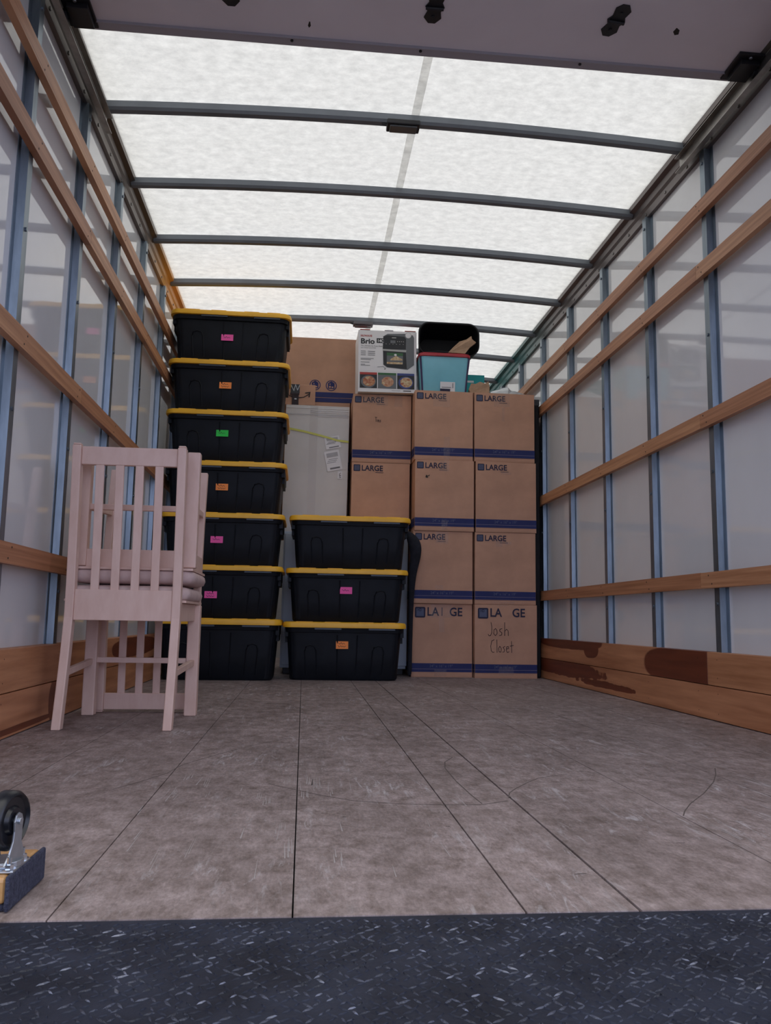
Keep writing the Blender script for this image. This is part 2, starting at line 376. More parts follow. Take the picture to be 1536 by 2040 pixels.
# roof side rails
ml = rail_mat('left_roof_rail_glow_tint', (.16, .135, .12), (.62, .30, .05), 4.35, 4.9)  # yellow light on the far part is blended into the rail's colour
mr_ = rail_mat('right_roof_rail_reflection_tint', (.17, .145, .14), (.03, .17, .17), 5.2, 6.3)  # teal reflection at the far end, put into the base colour
mg = mat('roof_rail_galvanised', (.26, .25, .24), .42, .7, .2, (10, 4, 10))
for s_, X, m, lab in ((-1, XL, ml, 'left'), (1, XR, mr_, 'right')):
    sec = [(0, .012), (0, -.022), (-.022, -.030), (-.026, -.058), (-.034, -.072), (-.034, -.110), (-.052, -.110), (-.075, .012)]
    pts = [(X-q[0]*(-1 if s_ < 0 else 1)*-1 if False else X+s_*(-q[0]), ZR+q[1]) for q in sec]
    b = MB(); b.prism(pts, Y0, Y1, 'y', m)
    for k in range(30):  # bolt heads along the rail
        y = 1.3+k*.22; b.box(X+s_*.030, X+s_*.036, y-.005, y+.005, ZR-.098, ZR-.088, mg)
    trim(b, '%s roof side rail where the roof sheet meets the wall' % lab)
# door tracks
for s_, X in ((-1, XL), (1, XR)):
    b = MB(); b.box(X-.004 if s_ < 0 else X+.001, X-.001 if s_ < 0 else X+.004, Y0, 3.28, ZR-.125, ZR-.058, m_trackm)
    x0, x1 = sorted((X-s_*.0, X-s_*.022)); b.box(x0, x1, Y0, 3.28, ZR-.061, ZR-.058, m_trackm); b.box(x0, x1, Y0, 3.28, ZR-.128, ZR-.125, m_trackm)
    trim(b, '%s steel track for the roll-up door' % ('left' if s_ < 0 else 'right'))
# roof bows
for k in range(8):
    y = 3.26+.6*k
    if y > Y1-.1: break
    b = MB(); n = 16; loops = []
    for i in range(n+1):
        x = XL-.02+(XR-XL+.04)*i/n; z = ZR+crown(x)
        loops.append([(x, y-.018, z-.004), (x, y-.018, z-.030), (x, y-.010, z-.041), (x, y+.018, z-.041), (x, y+.018, z-.004)])
    b.loft(loops, m_bow)
    trim(b, 'grey steel roof bow under the translucent sheet')
# wall posts (hat sections) and their screws
for s_, X in ((-1, WL), (1, WR)):
    for k in range(-2, 9):
        y = 3.13+.6*k; d = -s_
        P = [(0, -.047), (.003, -.047), (.003, -.024), (.026, -.020), (.026, .020), (.003, .024), (.003, .047), (0, .047)]
        b = MB(); pts = [(X+d*p[0], y+p[1]) for p in P]
        if d < 0: pts = pts[::-1]
        b.prism(pts, .02, 2.357, 'z', m_steel)
        for z in (.45, .98, 1.55, 2.30): b.tube([(X+d*.024, y, z), (X+d*.031, y, z)], .007, m_steel, 8)
        trim(b, 'vertical galvanised post on the %s wall' % ('left' if s_ < 0 else 'right'))
# wooden rub rails
RZ = [(2.065, 2.127), (1.797, 1.860), (1.163, 1.226), (.513, .577)]
for s_, X in ((-1, XL), (1, XR)):
    for i, (z0, z1) in enumerate(RZ):
        joints = {0: [Y0, 4.93, Y1], 1: [Y0, 3.165, 6.13, Y1], 2: [Y0, 3.17, 5.53, Y1], 3: [Y0, 3.21, 5.53, Y1]}[i]
        b = MB()
        for j in range(len(joints)-1):
            b.box(*sorted((X, X+s_*.024)), joints[j]+.001, joints[j+1]-.001, z0+.001*(j % 2), z1-.001*((j+1) % 2), RAILW[(i+j+(s_ > 0)) % 2])
        for k in range(-2, 9):
            y = 3.13+.6*k
            for dy, z in ((-.012, z0+.016), (.014, z1-.014)):
                b.tube([(X+s_*.004, y+dy, z), (X-s_*.0006, y+dy, z)], .0035, m_hole, 6)
        trim(b, 'wooden rub rail across the %s wall, %s' % ('left' if s_ < 0 else 'right', ('topmost', 'second from the top', 'third from the top', 'lowest, above the kick boards')[i]))
# kick boards
wc1, wc2 = (.36, .14, .06), (.58, .265, .13)
m_kRu = stain_mat('kick_board_right_upper', wc1, wc2, (.30, .15, .11), [(3.36, .19, .44, .086, .25), (4.95, .262, .62, .052, .35), (4.52, .225, .12, .05, .5)])
m_kRl = stain_mat('kick_board_right_lower', wc1, wc2, (.33, .17, .13), [(5.1, .095, .78, .050, 1.6), (4.35, .045, .42, .018, 2.6)])
m_kLu = stain_mat('kick_board_left_upper', wc1, wc2, (.32, .18, .14), [(4.5, .21, .58, .05, .5)])
m_kLl = stain_mat('kick_board_left_lower', wc1, wc2, (.34, .2, .15), [(3.12, .07, .11, .09, .3), (2.6, .02, .6, .010, .8)])
m_k2 = mat('kick_board_plain', (.36, .145, .06), .5, 0, 0, (1, 2, 34), 6, col2=(.54, .25, .12))
for s_, X, nm, mu, m in ((-1, XL, 'baseboard_left', m_kLu, m_kLl), (1, XR, 'baseboard_right', m_kRu, m_kRl)):
    b = MB()
    b.box(*sorted((X, X+s_*.05)), Y0, Y1, .003, .1325, m)
    b.box(*sorted((X, X+s_*.05)), Y0, 3.178, .1355, .263, m_k2)
    b.box(*sorted((X, X+s_*.05)), 3.181, Y1, .1355, .263, mu)
    for y in (3.10, 3.26, 2.55, 3.75, 4.3):
        for z in (.03, .105, .165, .235): b.tube([(X+s_*.004, y, z), (X-s_*.0005, y, z)], .003, m_hole, 6)
    struct(b.build(nm, bevel=.0015), 'stacked wooden kick boards along the %s wall' % ('left' if s_ < 0 else 'right'))
# roll-up door, open overhead
ZD = 2.405; YD = 2.745
d1 = bpy.data.objects.new('door_1', None); C.objects.link(d1); d1['kind'] = 'structure'; d1['label'] = 'grey roll-up door stored open under the roof'
b = MB()
ys = [Y0+.02, 1.62, 2.16, YD-.045]
for a, c in zip(ys, ys[1:]): b.box(XL+.012, XR-.012, a+.002, c-.002, ZD, ZD+.022, m_door)
b.build('door_panel', d1)
b = MB(); b.box(XL+.012, XR-.012, YD-.045, YD, ZD-.004, ZD+.026, m_dooredge); b.box(XL+.012, XR-.012, YD-.049, YD-.045, ZD-.010, ZD+.026, m_dooredge)
for x in (-.1, .36, .95): b.tube([(x, YD-.03, ZD-.003), (x, YD-.03, ZD-.009)], .006, m_black, 8)
b.build('edge_rail', d1, bevel=.002)
def hinge(x, y, rot):
    P = [(-.028, -.055), (-.012, -.075), (.012, -.075), (.030, -.05), (.024, -.02), (.034, .0), (.024, .02), (.030, .05), (.012, .075), (-.012, .075), (-.030, .05), (-.022, .02), (-.032, 0), (-.022, -.02)]
    c, s = math.cos(rot), math.sin(rot)
    b = MB(); b.prism([(p[0]*c-p[1]*s, p[0]*s+p[1]*c) for p in P], -.004, 0, 'z', m_black)
    b.tube([(-.03*c, -.03*s, -.008), (.03*c, .03*s, -.008)], .006, m_black, 8)
    for q in (-.04, .04): b.tube([(-q*s, q*c, -.004), (-q*s, q*c, -.009)], .006, m_black, 8)
    b.build('hinge', d1, (x, y, ZD), bevel=.001)
hinge(.378, 2.50, .0); hinge(1.0, 2.49, .12); hinge(-.3, 2.5, 0); hinge(1.0, 1.62, 0); hinge(.378, 1.62, 0)
for s_, X in ((-1, XL+.05), (1, XR-.05)):
    for y in (2.66, 2.16):
        b = MB(); b.box(-.048, .048, -.075, .07, -.010, 0, m_black); b.box(-.03, .04, -.05, .05, -.03, -.01, m_black)
        b.tube([(-.01*s_, 0, -.022), (.052*s_, 0, -.022)], .008, m_black, 8); b.tube([(.035*s_, 0, -.022), (.052*s_, 0, -.022)], .021, m_black, 14)
        for q in (-.06, .055): b.tube([(0, q, -.01), (0, q, -.016)], .007, m_zinc, 6)
        b.build('roller_bracket', d1, (X, y, ZD), bevel=.002)
b = MB(); b.box(-.035, .035, -.018, .018, -.0008, 0, m_greyp); b.box(-.055, -.038, -.018, .018, -.0008, 0, m_dooredge)
b.build('sticker', d1, (-.60, 2.56, ZD))
b = MB(); b.prism([(.0, 0), (.015, .01), (.02, .03), (.008, .035), (-.004, .02)], -.0008, 0, 'z', m_hole); b.build('dark_mark', d1, (1.22, 2.5, ZD))
b = MB(); b.prism([(.0, 0), (.004, .0), (.006, .02), (.0, .03), (-.004, .02)], -.0008, 0, 'z', m_hole); b.build('dark_mark', d1, (-.04, 2.62, ZD))
struct(MB().box(WL-.04, WR+.04, Y0-.03, Y0+.03, 2.43, 2.56, m_twall).build('wall_back'), 'rear header above the door opening')
# dome lights on two of the bows
dl = None
for (y, lab) in ((3.26, 'small black dome light under the roof bow nearest the door'), (5.66, 'small grey dome light under the far roof bow above the boxes')):
    z = ZR+crown(.361)-.041
    t = thing('dome_light', lab, 'light', (.361, y-.005, z), group='dome lights on the roof bows')
    b = MB(); b.box(-.07, .07, -.038, .03, -.022, 0, m_black if y < 4 else m_twall); b.build('housing', t, bevel=.004)
    b = MB(); b.box(-.058, .058, -.03, .022, -.030, -.022, m_lens); b.build('lens', t, bevel=.004)
    b = MB(); b.tube([(-.09, -.0, -.004), (-.07, 0, -.010)], .005, m_black); b.build('wire', t)

# rear bumper step of diamond plate
b = MB(); b.box(-1.1, 1.8, .35, Y0-.001, -.05, -.0012, m_deck)
p = .0105; k = 0
for j in range(int((Y0-.36)/p)):
    for i in range(int(2.1/p)):
        x = -.72+i*p+random.uniform(-.003, .003); y = .37+j*p+random.uniform(-.002, .002)
        if y > Y0-.012: continue
        a = (pi/5 if (i+j) % 2 else -pi/3.4)+random.uniform(-.25, .25); c, s = math.cos(a), math.sin(a)
        if random.random() < .12: continue
        mm_ = random.choices((m_deck, m_deck2, m_deck3), (.50, .45, .05))[0]; q0 = random.uniform(.6, 1.5)
        L_, W_, Hh = .0062*q0, .0015*q0, .0013
        P = [(-L_, 0, 0), (0, -W_, 0), (L_, 0, 0), (0, W_, 0), (-L_*.55, 0, Hh), (0, -W_*.35, Hh), (L_*.55, 0, Hh), (0, W_*.35, Hh)]
        b.add([(x+q[0]*c-q[1]*s, y+q[0]*s+q[1]*c, -.0012+q[2]) for q in P], [(4, 5, 6, 7), (0, 1, 5, 4), (1, 2, 6, 5), (2, 3, 7, 6), (3, 0, 4, 7)], mm_)
o = b.build('bumper_step'); o['label'] = 'black diamond plate rear bumper step in the foreground'; o['category'] = 'bumper step'

# ------------------------------------------------------------------ totes
def make_tote(label, group):
    t = thing('storage_tote', label, 'storage tote', group=group)
    b = MB(); L = []
    for z, wx, wy, r in ((.0, .630, .385, .05), (.010, .645, .402, .055), (.13, .664, .425, .055), (.262, .684, .448, .055), (.264, .700, .475, .05), (.297, .708, .488, .05)):
        L.append(rrect(wx, wy, r, z))
    b.loft(L, m_tote, True, True)
    for sx in (-1, 1):   # thick end flanges with grips
        b.box(*sorted((sx*.325, sx*.354)), -.15, .15, .205, .292, m_tote)
        b.box(*sorted((sx*.335, sx*.356)), -.20, .20, .238, .292, m_tote)
        for sy in (-1, 1): b.tube([(sx*.292, sy*.185, .02), (sx*.314, sy*.206, .262)], .012, m_tote, 8)
    def fr(x, z): return (x*(1+.10*(z/.28)), -(.197+.028*z/.28)-.0035, z)
    for cx in (-.19, .19, -.04, .07):   # arch ribs in the front and the back face
        aw = .032 if abs(cx) > .1 else .0
        if aw: pth = [fr(cx-aw, .03), fr(cx-aw, .16), fr(cx-aw*.7, .185), fr(cx, .193), fr(cx+aw*.7, .185), fr(cx+aw, .16), fr(cx+aw, .03)]
        else: pth = [fr(cx, .02), fr(cx, .25)]
        b.tube(pth, .0045, m_tote, 6); b.tube([(q[0], -q[1], q[2]) for q in pth], .0045, m_tote, 6)
    b.build('bin', t, smooth=True)
    b = MB()
    L = [rrect(.705, .49, .045, .289), rrect(.737, .515, .055, .290), rrect(.740, .518, .055, .304), rrect(.730, .510, .052, .317), rrect(.715, .495, .045, .3205), rrect(.675, .455, .04, .3215)]
    b.loft(L, m_lid, True, True)
    for sy in (-1, 1):
        for x0, x1 in ((-.29, -.19), (-.12, -.03), (.08, .17), (.22, .30)): b.box(x0, x1, *sorted((sy*.236, sy*.249)), .310, .3228, m_lid)
    b.build('lid', t, smooth=True)
    for x in (-.18, .14):
        b = MB(); b.box(x, x+.16, -.2525, -.245, .278, .2895, m_clip); b.build('rim_clip', t, bevel=.002)
    return t
def sticker(t, m, x, z, lines, tilt=0):
    b = MB(); b.box(-.0365, .0365, -.0006, 0, -.021, .021, m)
    for k, zz in enumerate(lines):
        pts = [(-.024+.0045*i, zz+.003*math.sin(i*1.9+k*2)+(.004 if i in (0, 4) else 0)) for i in range(10+(k % 2))]
        b.ribbon(pts, .0022, -.0009, m_ink)
    y = -(.2015+.0245*(z/.285))
    o = b.build('sticker', t, (x, y-.0065, z), (-.085, tilt, 0)); o['label'] = {'pink_sticker': 'pink sticker', 'orange_sticker': 'orange sticker', 'green_sticker': 'green sticker'}[m.name]
proto = make_tote('', 'black totes with yellow lids stacked beside the left wall')
P_ = .3232
left = [(-.500, 0, None, 'black yellow-lidded tote on the floor behind the chairs, bottom of the tall left stack'),
        (-.499, .002, (m_pink, -.053, .142, (.006, -.010)), 'black yellow-lidded tote with pink sticker, second from the floor in the tall left stack'),
        (-.498, -.003, (m_pink, -.032, .157, (0,)), 'black yellow-lidded tote with pink sticker, third from the floor in the tall stack'),
        (-.496, .003, (m_orange, -.017, .162, (.007, -.009)), 'black yellow-lidded tote with orange sticker, middle of the tall left stack'),
        (-.497, -.004, (m_green, -.027, .179, (0,)), 'black yellow-lidded tote with the only green sticker, tall left stack'),
        (-.498, .002, (m_orange, -.020, .165, (.007, -.009)), 'black yellow-lidded tote with orange sticker, second from the top of the tall stack'),
        (-.499, .004, (m_pink, -.020, .155, (0,)), 'black yellow-lidded tote with pink sticker, on top of the tall left stack')]
for i, (x, rz, st, lab) in enumerate(left):
    t = proto if i == 0 else copy_tree(proto)
    if i == 0: clean = [c for c in proto.children]
    t.location = (x+.002, 5.205, .0005+i*.3127+(.0473 if i else 0)); t.scale = (1, 1, .972 if i else 1.119); t.rotation_euler = (0, 0, rz*.3); t['label'] = lab
    LT = t
    left[i] = (t, st)
right = [(.2475, .0, (m_orange, -.014, .195, (.008, -.008)), 'black yellow-lidded tote with orange sticker, bottom of the short middle stack'),
         (.256, .0, (m_pink, -.006, .19, (0,)), 'black yellow-lidded tote with pink sticker in the middle of the short stack'),
         (.268, .0, None, 'black yellow-lidded tote without sticker on top of the short middle stack')]
rr = []
for i, (x, rx, st, lab) in enumerate(right):
    t = copy_tree(proto); t['group'] = 'black totes with yellow lids in the short middle stack'
    t.location = (x+.006, 5.285, .0005+i*P_+(.0275 if i else 0)); t.scale = (1.017, 1, 1 if i else 1.085); t.rotation_euler = (0, rx, -.012); t['label'] = lab
    rr.append((t, st))
for t, st in left+rr:
    if st: sticker(t, *st)

# ------------------------------------------------------------------ furniture and cartons behind
t = thing('cabinet', 'pale blue-white cabinet standing behind the short tote stack', 'cabinet', (.27, 5.64, 0))
b = MB(); b.box(-.42, .425, 0, .78, .04, .956, m_cab); b.box(-.40, .41, .02, .76, 0, .04, m_black); b.build('body', t, bevel=.004)
for x in (-.205, .225):
    b = MB(); b.box(x-.205, x+.205, -.018, -.001, .06, .94, m_cab); o = b.build('door', t, bevel=.003)
    h = MB(); h.tube([(x+(.17 if x < 0 else -.17), -.035, .5), (x+(.17 if x < 0 else -.17), -.035, .62)], .005, m_zinc)
    for z in (.5, .62): h.tube([(x+(.17 if x < 0 else -.17), -.035, z), (x+(.17 if x < 0 else -.17), -.018, z)], .004, m_zinc)
    h.build('handle', o)
# dark blanket: folds over the cabinet corner and hangs to the floor between the stacks
def cloth_strip(name, rows, m, mcuff=None, label=None):
    """rows: list of (z, [ (x,y) ... ]) making a closed thick fold section"""
    b = MB(); b.loft([[(x, y, z) for x, y in pts] for z, pts in rows], m)
    return b.build(name, smooth=True, sub=2)
def sec(cx, cy, rx, ry, n=10, w=0, ph=0): return [(cx+rx*math.cos(2*pi*i/n)*(1+w*math.sin(3*i+ph)), cy+ry*math.sin(2*pi*i/n)*(1+w*math.cos(2*i+ph))) for i in range(n)]
rows = [(.955, sec(.662, 5.395, .012, .012)), (.935, sec(.680, 5.392, .03, .018)), (.90, sec(.702, 5.385, .045, .03, w=.06)), (.85, sec(.718, 5.378, .044, .032, w=.08)),
        (.80, sec(.722, 5.376, .038, .030, w=.1)), (.74, sec(.714, 5.38, .033, .026, w=.1, ph=1)), (.66, sec(.700, 5.385, .026, .02, w=.1)), (.5, sec(.696, 5.39, .018, .02)),
        (.3, sec(.694, 5.39, .015, .022)), (.1, sec(.692, 5.39, .014, .022, w=.1)), (.004, sec(.690, 5.388, .018, .024))]
o = cloth_strip('moving_blanket', rows, m_cloth)
o['label'] = 'black folded blanket hanging between the short tote stack and the boxes'; o['category'] = 'blanket'

# handwriting strokes (x, z) in em units
JOSH = [[(.15, 1.0), (.22, .7), (.22, .25), (.12, .02), (.0, .0), (-.06, .12)], [(.52, .55), (.38, .45), (.36, .15), (.5, .02), (.62, .18), (.6, .42), (.5, .55)],
        [(1.0, .55), (.84, .5), (.82, .36), (.98, .24), (.98, .08), (.8, .02)], [(1.2, 1.0), (1.2, .02)], [(1.2, .35), (1.34, .5), (1.46, .4), (1.48, .02)]]
CLOSET = [[(.3, 1.0), (.1, .9), (.02, .5), (.06, .15), (.2, .02), (.3, .06)], [(.5, 1.0), (.52, .02)], [(.74, .5), (.64, .35), (.68, .08), (.82, .06), (.86, .32), (.74, .5)],
          [(1.14, .5), (1.0, .42), (1.1, .26), (1.08, .08), (.96, .06)], [(1.26, .3), (1.44, .34), (1.4, .5), (1.28, .46), (1.24, .2), (1.34, .02), (1.48, .1)], [(1.66, .9), (1.68, .02)], [(1.54, .52), (1.82, .58)]]
TINS = [[(0, 1), (.45, .95)], [(.2, .98), (.24, .05)], [(.5, .5), (.52, .05)], [(.68, .45), (.70, .03)], [(.70, .35), (.84, .45), (.9, .03)], [(1.25, .45), (1.06, .36), (1.2, .2), (1.16, .02), (1.0, .04)]]
def large_carton(label, loc, wd=.418, dp=.60, ht=.479, big=False, ry=0, rz=0, hand=None, tear=None, torn=False, tapes=(), gap=False, stripe=True, group='brown cartons printed LARGE'):
    t = thing('moving_box', label, 'box', loc, (0, ry, rz), group)
    b = MB(); b.box(-wd/2, wd/2, 0, dp, .0, ht, m_card, jit=.0012); y = -.0022
    if big:
        s = .070; zt = ht-.022; xl = -wd/2+.020
        b.add([(p[0]+xl+s/2, y, p[1]+zt-s/2) for p in rrect(s, s, .010, 0)], [tuple(range(28))], m_navy)
        b.rect(xl+.010, xl+s-.010, zt-s+.010, zt-.010, y-.0004, m_logo)
        b.text('HD', xl+.016, zt-.028, .026, y-.0008, m_navy, width=.028, bold=.02); b.text('BOX', xl+.014, zt-s+.012, .022, y-.0008, m_navy, width=.034, bold=.02) if False else None
        x = xl+s+.010; hh = .078
        word = 'LARGE'
        b.text('LA', x, zt-.056, hh, y, m_navy, width=.082, bold=.018)
        if not hand: b.text('I', x+.096, zt-.056, hh, y, m_navy, width=.008, bold=.018)
        b.text('GE', x+.150, zt-.056, hh, y, m_navy, width=.088, bold=.018)
    else:
        s = .046; zt = ht-.015; xl = -wd/2+.012
        b.add([(p[0]+xl+s/2, y, p[1]+zt-s/2) for p in rrect(s, s, .006, 0)], [tuple(range(28))], m_navy)
        b.rect(xl+.006, xl+s-.006, zt-s+.006, zt-.006, y-.0004, m_logo)
        for q in (.014, .023, .032): b.rect(xl+.009, xl+s-.009, zt-s+q-.001, zt-s+q+.001, y-.0008, m_navy)
        b.text('LARGE', xl+s+.008, zt-.041, .053, y, m_navy, width=.148, bold=.022)
        b.rect(-.038, .018, ht-.069, ht-.066, y, m_navy)
    z0 = .030 if not big else .034
    b.rect(-wd/2+.001, wd/2-.001, z0, z0+.018, y, m_blue); b.rect(-wd/2+.001, wd/2-.001, z0+.0205, z0+.056, y, m_blue); b.rect(-wd/2+.001, wd/2-.001, z0+.0183, z0+.0203, y, m_palep)
    b.text('24" x 16" x 19"', -.082, z0+.030, .026, y-.0004, m_logo, width=.155, bold=.006)
    for sx in (-1, 1):   # the print runs round the corner
        xx = sx*(wd/2+.0022)
        for a, c in ((z0, z0+.018), (z0+.0205, z0+.056)): b.quad((xx, .001, a), (xx, dp-.002, a), (xx, dp-.002, c), (xx, .001, c), m_blue)
    b.rect(-wd/2+.004, wd/2-.004, .0065, .0085, y, m_card2)
    b.build('carton', t, bevel=.0025)
    for (x0, x1, a, c) in tapes or ((-.035, .03, ht-.075, ht-.001), (-.035, .03, .0, .055)):
        tb = MB(); n = 5
        for i in range(n):
            xa, xb = x0+(x1-x0)*i/n, x0+(x1-x0)*(i+1)/n
            ya, yb = y-.0015-.0012*(i % 2), y-.0015-.0012*((i+1) % 2)
            za = a+random.uniform(.001, .006)
            tb.quad((xa, ya, za), (xb, yb, za+.002), (xb, yb, c), (xa, ya, c), m_tape)
        tb.build('packing_tape', t)
    if hand:
        hb = MB()
        for strokes, x, z, s in hand:
            for st in strokes: hb.ribbon([(x+p[0]*s, z+p[1]*s) for p in st], .0035 if s > .06 else .003, y-.0006, m_ink)
        hb.build('handwriting', t)
    if tear:
        tb = MB(); x, z = tear
        tb.polyxz([(x-.013, z-.004), (x, z-.010), (x+.012, z+.002), (x+.018, z+.014), (x+.002, z+.006), (x-.008, z+.012)], y-.0006, m_hole)
        tb.polyxz([(x, z), (x+.012, z-.010), (x+.010, z+.004)], y-.003, m_cardedge); tb.build('torn_spot', t)
    return t
yA, yB, yC = 5.425, 5.430, 5.575
H = .479
# right column
xA = 1.333
large_carton('brown carton with handwriting "Josh Closet" on the floor, bottom right of the box stacks', (1.3335, yA-.01, 0), big=True, hand=[(JOSH, -.115, .275, .088), (CLOSET, -.105, .165, .085)], wd=.418, tapes=((-.05, .05, .012, .075), (-.06, .02, H-.012, H)))
large_carton('brown LARGE carton with shiny tape scraps, second from the floor in the right column', (xA, yA+.004, H+.0025), wd=.414, rz=.001, tapes=((-.065, -.02, H-.10, H-.055), (.0, .04, H-.085, H-.06), (-.1, .06, .0, .02)))
large_carton('brown LARGE carton second from the top in the right column by the wall', (xA+.006, yA, 2*(H+.0025)), wd=.416, rz=-.001, tapes=((-.035, .035, H-.09, H-.07),))
large_carton('brown LARGE carton topmost in the right column beside the white wall', (xA-.002, yA+.006, 3*(H+.0025)), wd=.418, rz=.001, tapes=((-.075, .035, H-.10, H-.002), (-.02, .0, H-.2, H-.1)))
# middle column
xB = .914
large_carton('brown LARGE carton with a long tape drip on the floor beside the black blanket', (xB-.001, yB+.03, 0), big=True, wd=.404, tapes=((-.075, .06, H-.095, H-.002), (-.02, .015, H-.19, H-.095), (-.05, .03, 0, .05)))
large_carton('brown LARGE carton second from the floor in the middle column', (xB-.002, yB+.006, H+.0025), wd=.400, rz=-.001, tapes=((-.05, .035, H-.085, H-.004), (-.05, .0, .09, .12)))
large_carton('brown LARGE carton with a small tear under the logo, middle column', (xB+.004, yB-.004, 2*(H+.0025)), wd=.402, rz=.001, tear=(-.118, H-.115), tapes=((-.03, .03, H-.08, H), (-.02, .02, .0, .07)))
large_carton('brown LARGE carton under the aqua bin, top of the middle column', (xB-.002, yB+.004, 3*(H+.0025)), wd=.400, rz=-.001, tapes=((-.075, .04, H-.115, H-.002), (.0, .04, .0, .16)))
# left column (upper two, standing on the cabinet)
t = thing('added_gap_panel', 'thin black panel added to darken the gap between the right cartons and the wall', 'panel', (1.568, 5.47, .001))  # black panel added so the gap beside the cartons stays dark
b = MB(); b.box(-.018, .018, 0, .9, 0, 1.90, m_bin); b.build('panel', t, bevel=.008)  # added black panel in the gap beside the cartons
b = MB(); b.box(-.0186, .0186, -.001, .02, 1.86, 1.9005, m_bin2); b.build('added_panel_edge', t)
xC = .5015
large_carton('brown LARGE carton behind the short tote stack, lower of the two on the cabinet', (xC-.002, yC, .9575), wd=.400, rz=.0, tapes=((-.03, .06, .0, .05),))
large_carton('brown LARGE carton with small handwriting, under the white air fryer box', (xC, yC, .9575+H+.0025), wd=.405, rz=.0, hand=[(TINS, -.05, .285, .034)], tapes=((-.04, .04, H-.085, H), (.085, .14, H-.085, H), (-.14, -.02, H-.07, H)))

# big brown wardrobe cartons at the back
def big_carton(label, x0, x1, y0, z0, z1, stripes, icons):
    t = thing('moving_box', label, 'box', ((x0+x1)/2, y0, z0), group='large plain brown cartons behind')
    w2, h = (x1-x0)/2, z1-z0
    b = MB(); b.box(-w2, w2, 0, .5, 0, h, m_card2, jit=.001); y = -.002
    for a, c in stripes: b.rect(-w2+.001, w2-.001, a, c, y, m_blue)
    for x in icons:
        x -= (x0+x1)/2
        for k in range(24):
            a0, a1 = 2*pi*k/24, 2*pi*(k+1)/24; R0, R1 = .040, .034; zc = .125
            b.add([(x+R0*math.cos(a0), y, zc+R0*math.sin(a0)), (x+R0*math.cos(a1), y, zc+R0*math.sin(a1)), (x+R1*math.cos(a1), y, zc+R1*math.sin(a1)), (x+R1*math.cos(a0), y, zc+R1*math.sin(a0))], [(0, 1, 2, 3)], m_blue)
        b.polyxz([(x-.024, .102), (x+.024, .102), (x+.024, .142), (x, .158), (x-.024, .142)], y-.0004, m_blue)
        b.rect(x-.016, x-.003, .108, .122, y-.0008, m_card2); b.rect(x+.003, x+.016, .108, .118, y-.0008, m_card2); b.rect(x-.012, x-.006, .130, .140, y-.0008, m_card2)
    b.build('carton', t, bevel=.003)
    return t
big_carton('wide brown carton with blue stripes and round icons, high behind the small taped box', -.30, .334, 5.86, 1.925, 2.405, [(.0, .032), (.036, .074)], [.152, .035])
big_carton('tall brown carton behind the white carton, its dark side strip showing', -.20, .292, 5.86, .957, 1.9245, [(.47, .53), (.0, .03)], [])
# white long carton standing on the cabinet
t = thing('white_carton', 'tall white carton with shipping labels standing behind the tote stacks', 'box', (.056, 5.655, .957), (0, .004, 0))
b = MB(); b.box(-.222, .218, 0, .17, 0, .885, m_wcard, jit=.0015); y = -.0022
for z, x0, x1 in ((.866, -.22, .215), (.850, -.05, .215), (.838, -.05, .215), (.818, -.22, .215), (.811, -.0, .21)): b.box(x0, x1, y-.0012, y+.001, z-.0016, z+.0016, m_white)
b.box(-.222, .216, y, y+.002, .8205, .8225, m_greyp)
b.build('carton', t, bevel=.004)
tb = MB(); tb.quad((-.055, y-.0012, 0), (.0, y-.0012, 0), (.0, y-.0012, .883), (-.055, y-.0012, .883), m_tape); tb.build('packing_tape', t)
def ship(x, z, w_, h_, rot, name='shipping_label'):
    b = MB(); c, s = math.cos(rot), math.sin(rot)
    def R(px, pz): return (px*c-pz*s, pz*c+px*s)
    def rc(x0, x1, z0, z1, yy, m): b.polyxz([R(x0, z0), R(x1, z0), R(x1, z1), R(x0, z1)], yy, m)
    rc(-w_/2, w_/2, -h_/2, h_/2, 0, m_white)
    k = 0; xx = -w_*.36
    while xx < w_*.36: rc(xx, xx+.0018, h_*.18, h_*.40, -.0005, m_greyp); xx += .0036
    for q in (.08, .0, -.08): rc(-w_*.36+q*w_, w_*.25+q*w_, h_*(q)-.0015, h_*q+.0015, -.0005, m_greyp)
    rc(-w_*.3, w_*.36, -h_*.42, -h_*.34, -.0005, m_greyp)
    b.build(name, t, (x, -.0042, z))
ship(.108, .628, .105, .085, .22); ship(.115, .50, .105, .14, .22)
b = MB(); b.rect(-.016, .016, -.026, .026, 0, m_white); b.text('LGJ', -.008, -.022, .02, -.0005, m_greyp, width=.04, rot=pi/2) if False else b.ribbon([(-.006, -.018), (.006, -.018), (-.006, -.004), (.006, -.004), (-.006, .006), (.006, .016)], .0035, -.0005, m_greyp)
b.build('small_label', t, (.165, -.0042, .40))
b = MB(); b.box(-.002, .0, -.006, -.0028, 0, .01, m_strap)
b = MB(); pts = [(-.224, .72), (-.10, .70), (.03, .672), (.14, .644), (.219, .636)]
for a, c in zip(pts, pts[1:]):
    b.quad((a[0], -.0062, a[1]-.007), (c[0], -.0062, c[1]-.007), (c[0], -.0062, c[1]+.007), (a[0], -.0062, a[1]+.007), m_strap)
b.quad((.2195, -.0062, .629), (.2195, .17, .626), (.2195, .17, .640), (.2195, -.0062, .643), m_strap)
o = b.build('strap', t); o['label'] = 'yellow strap'
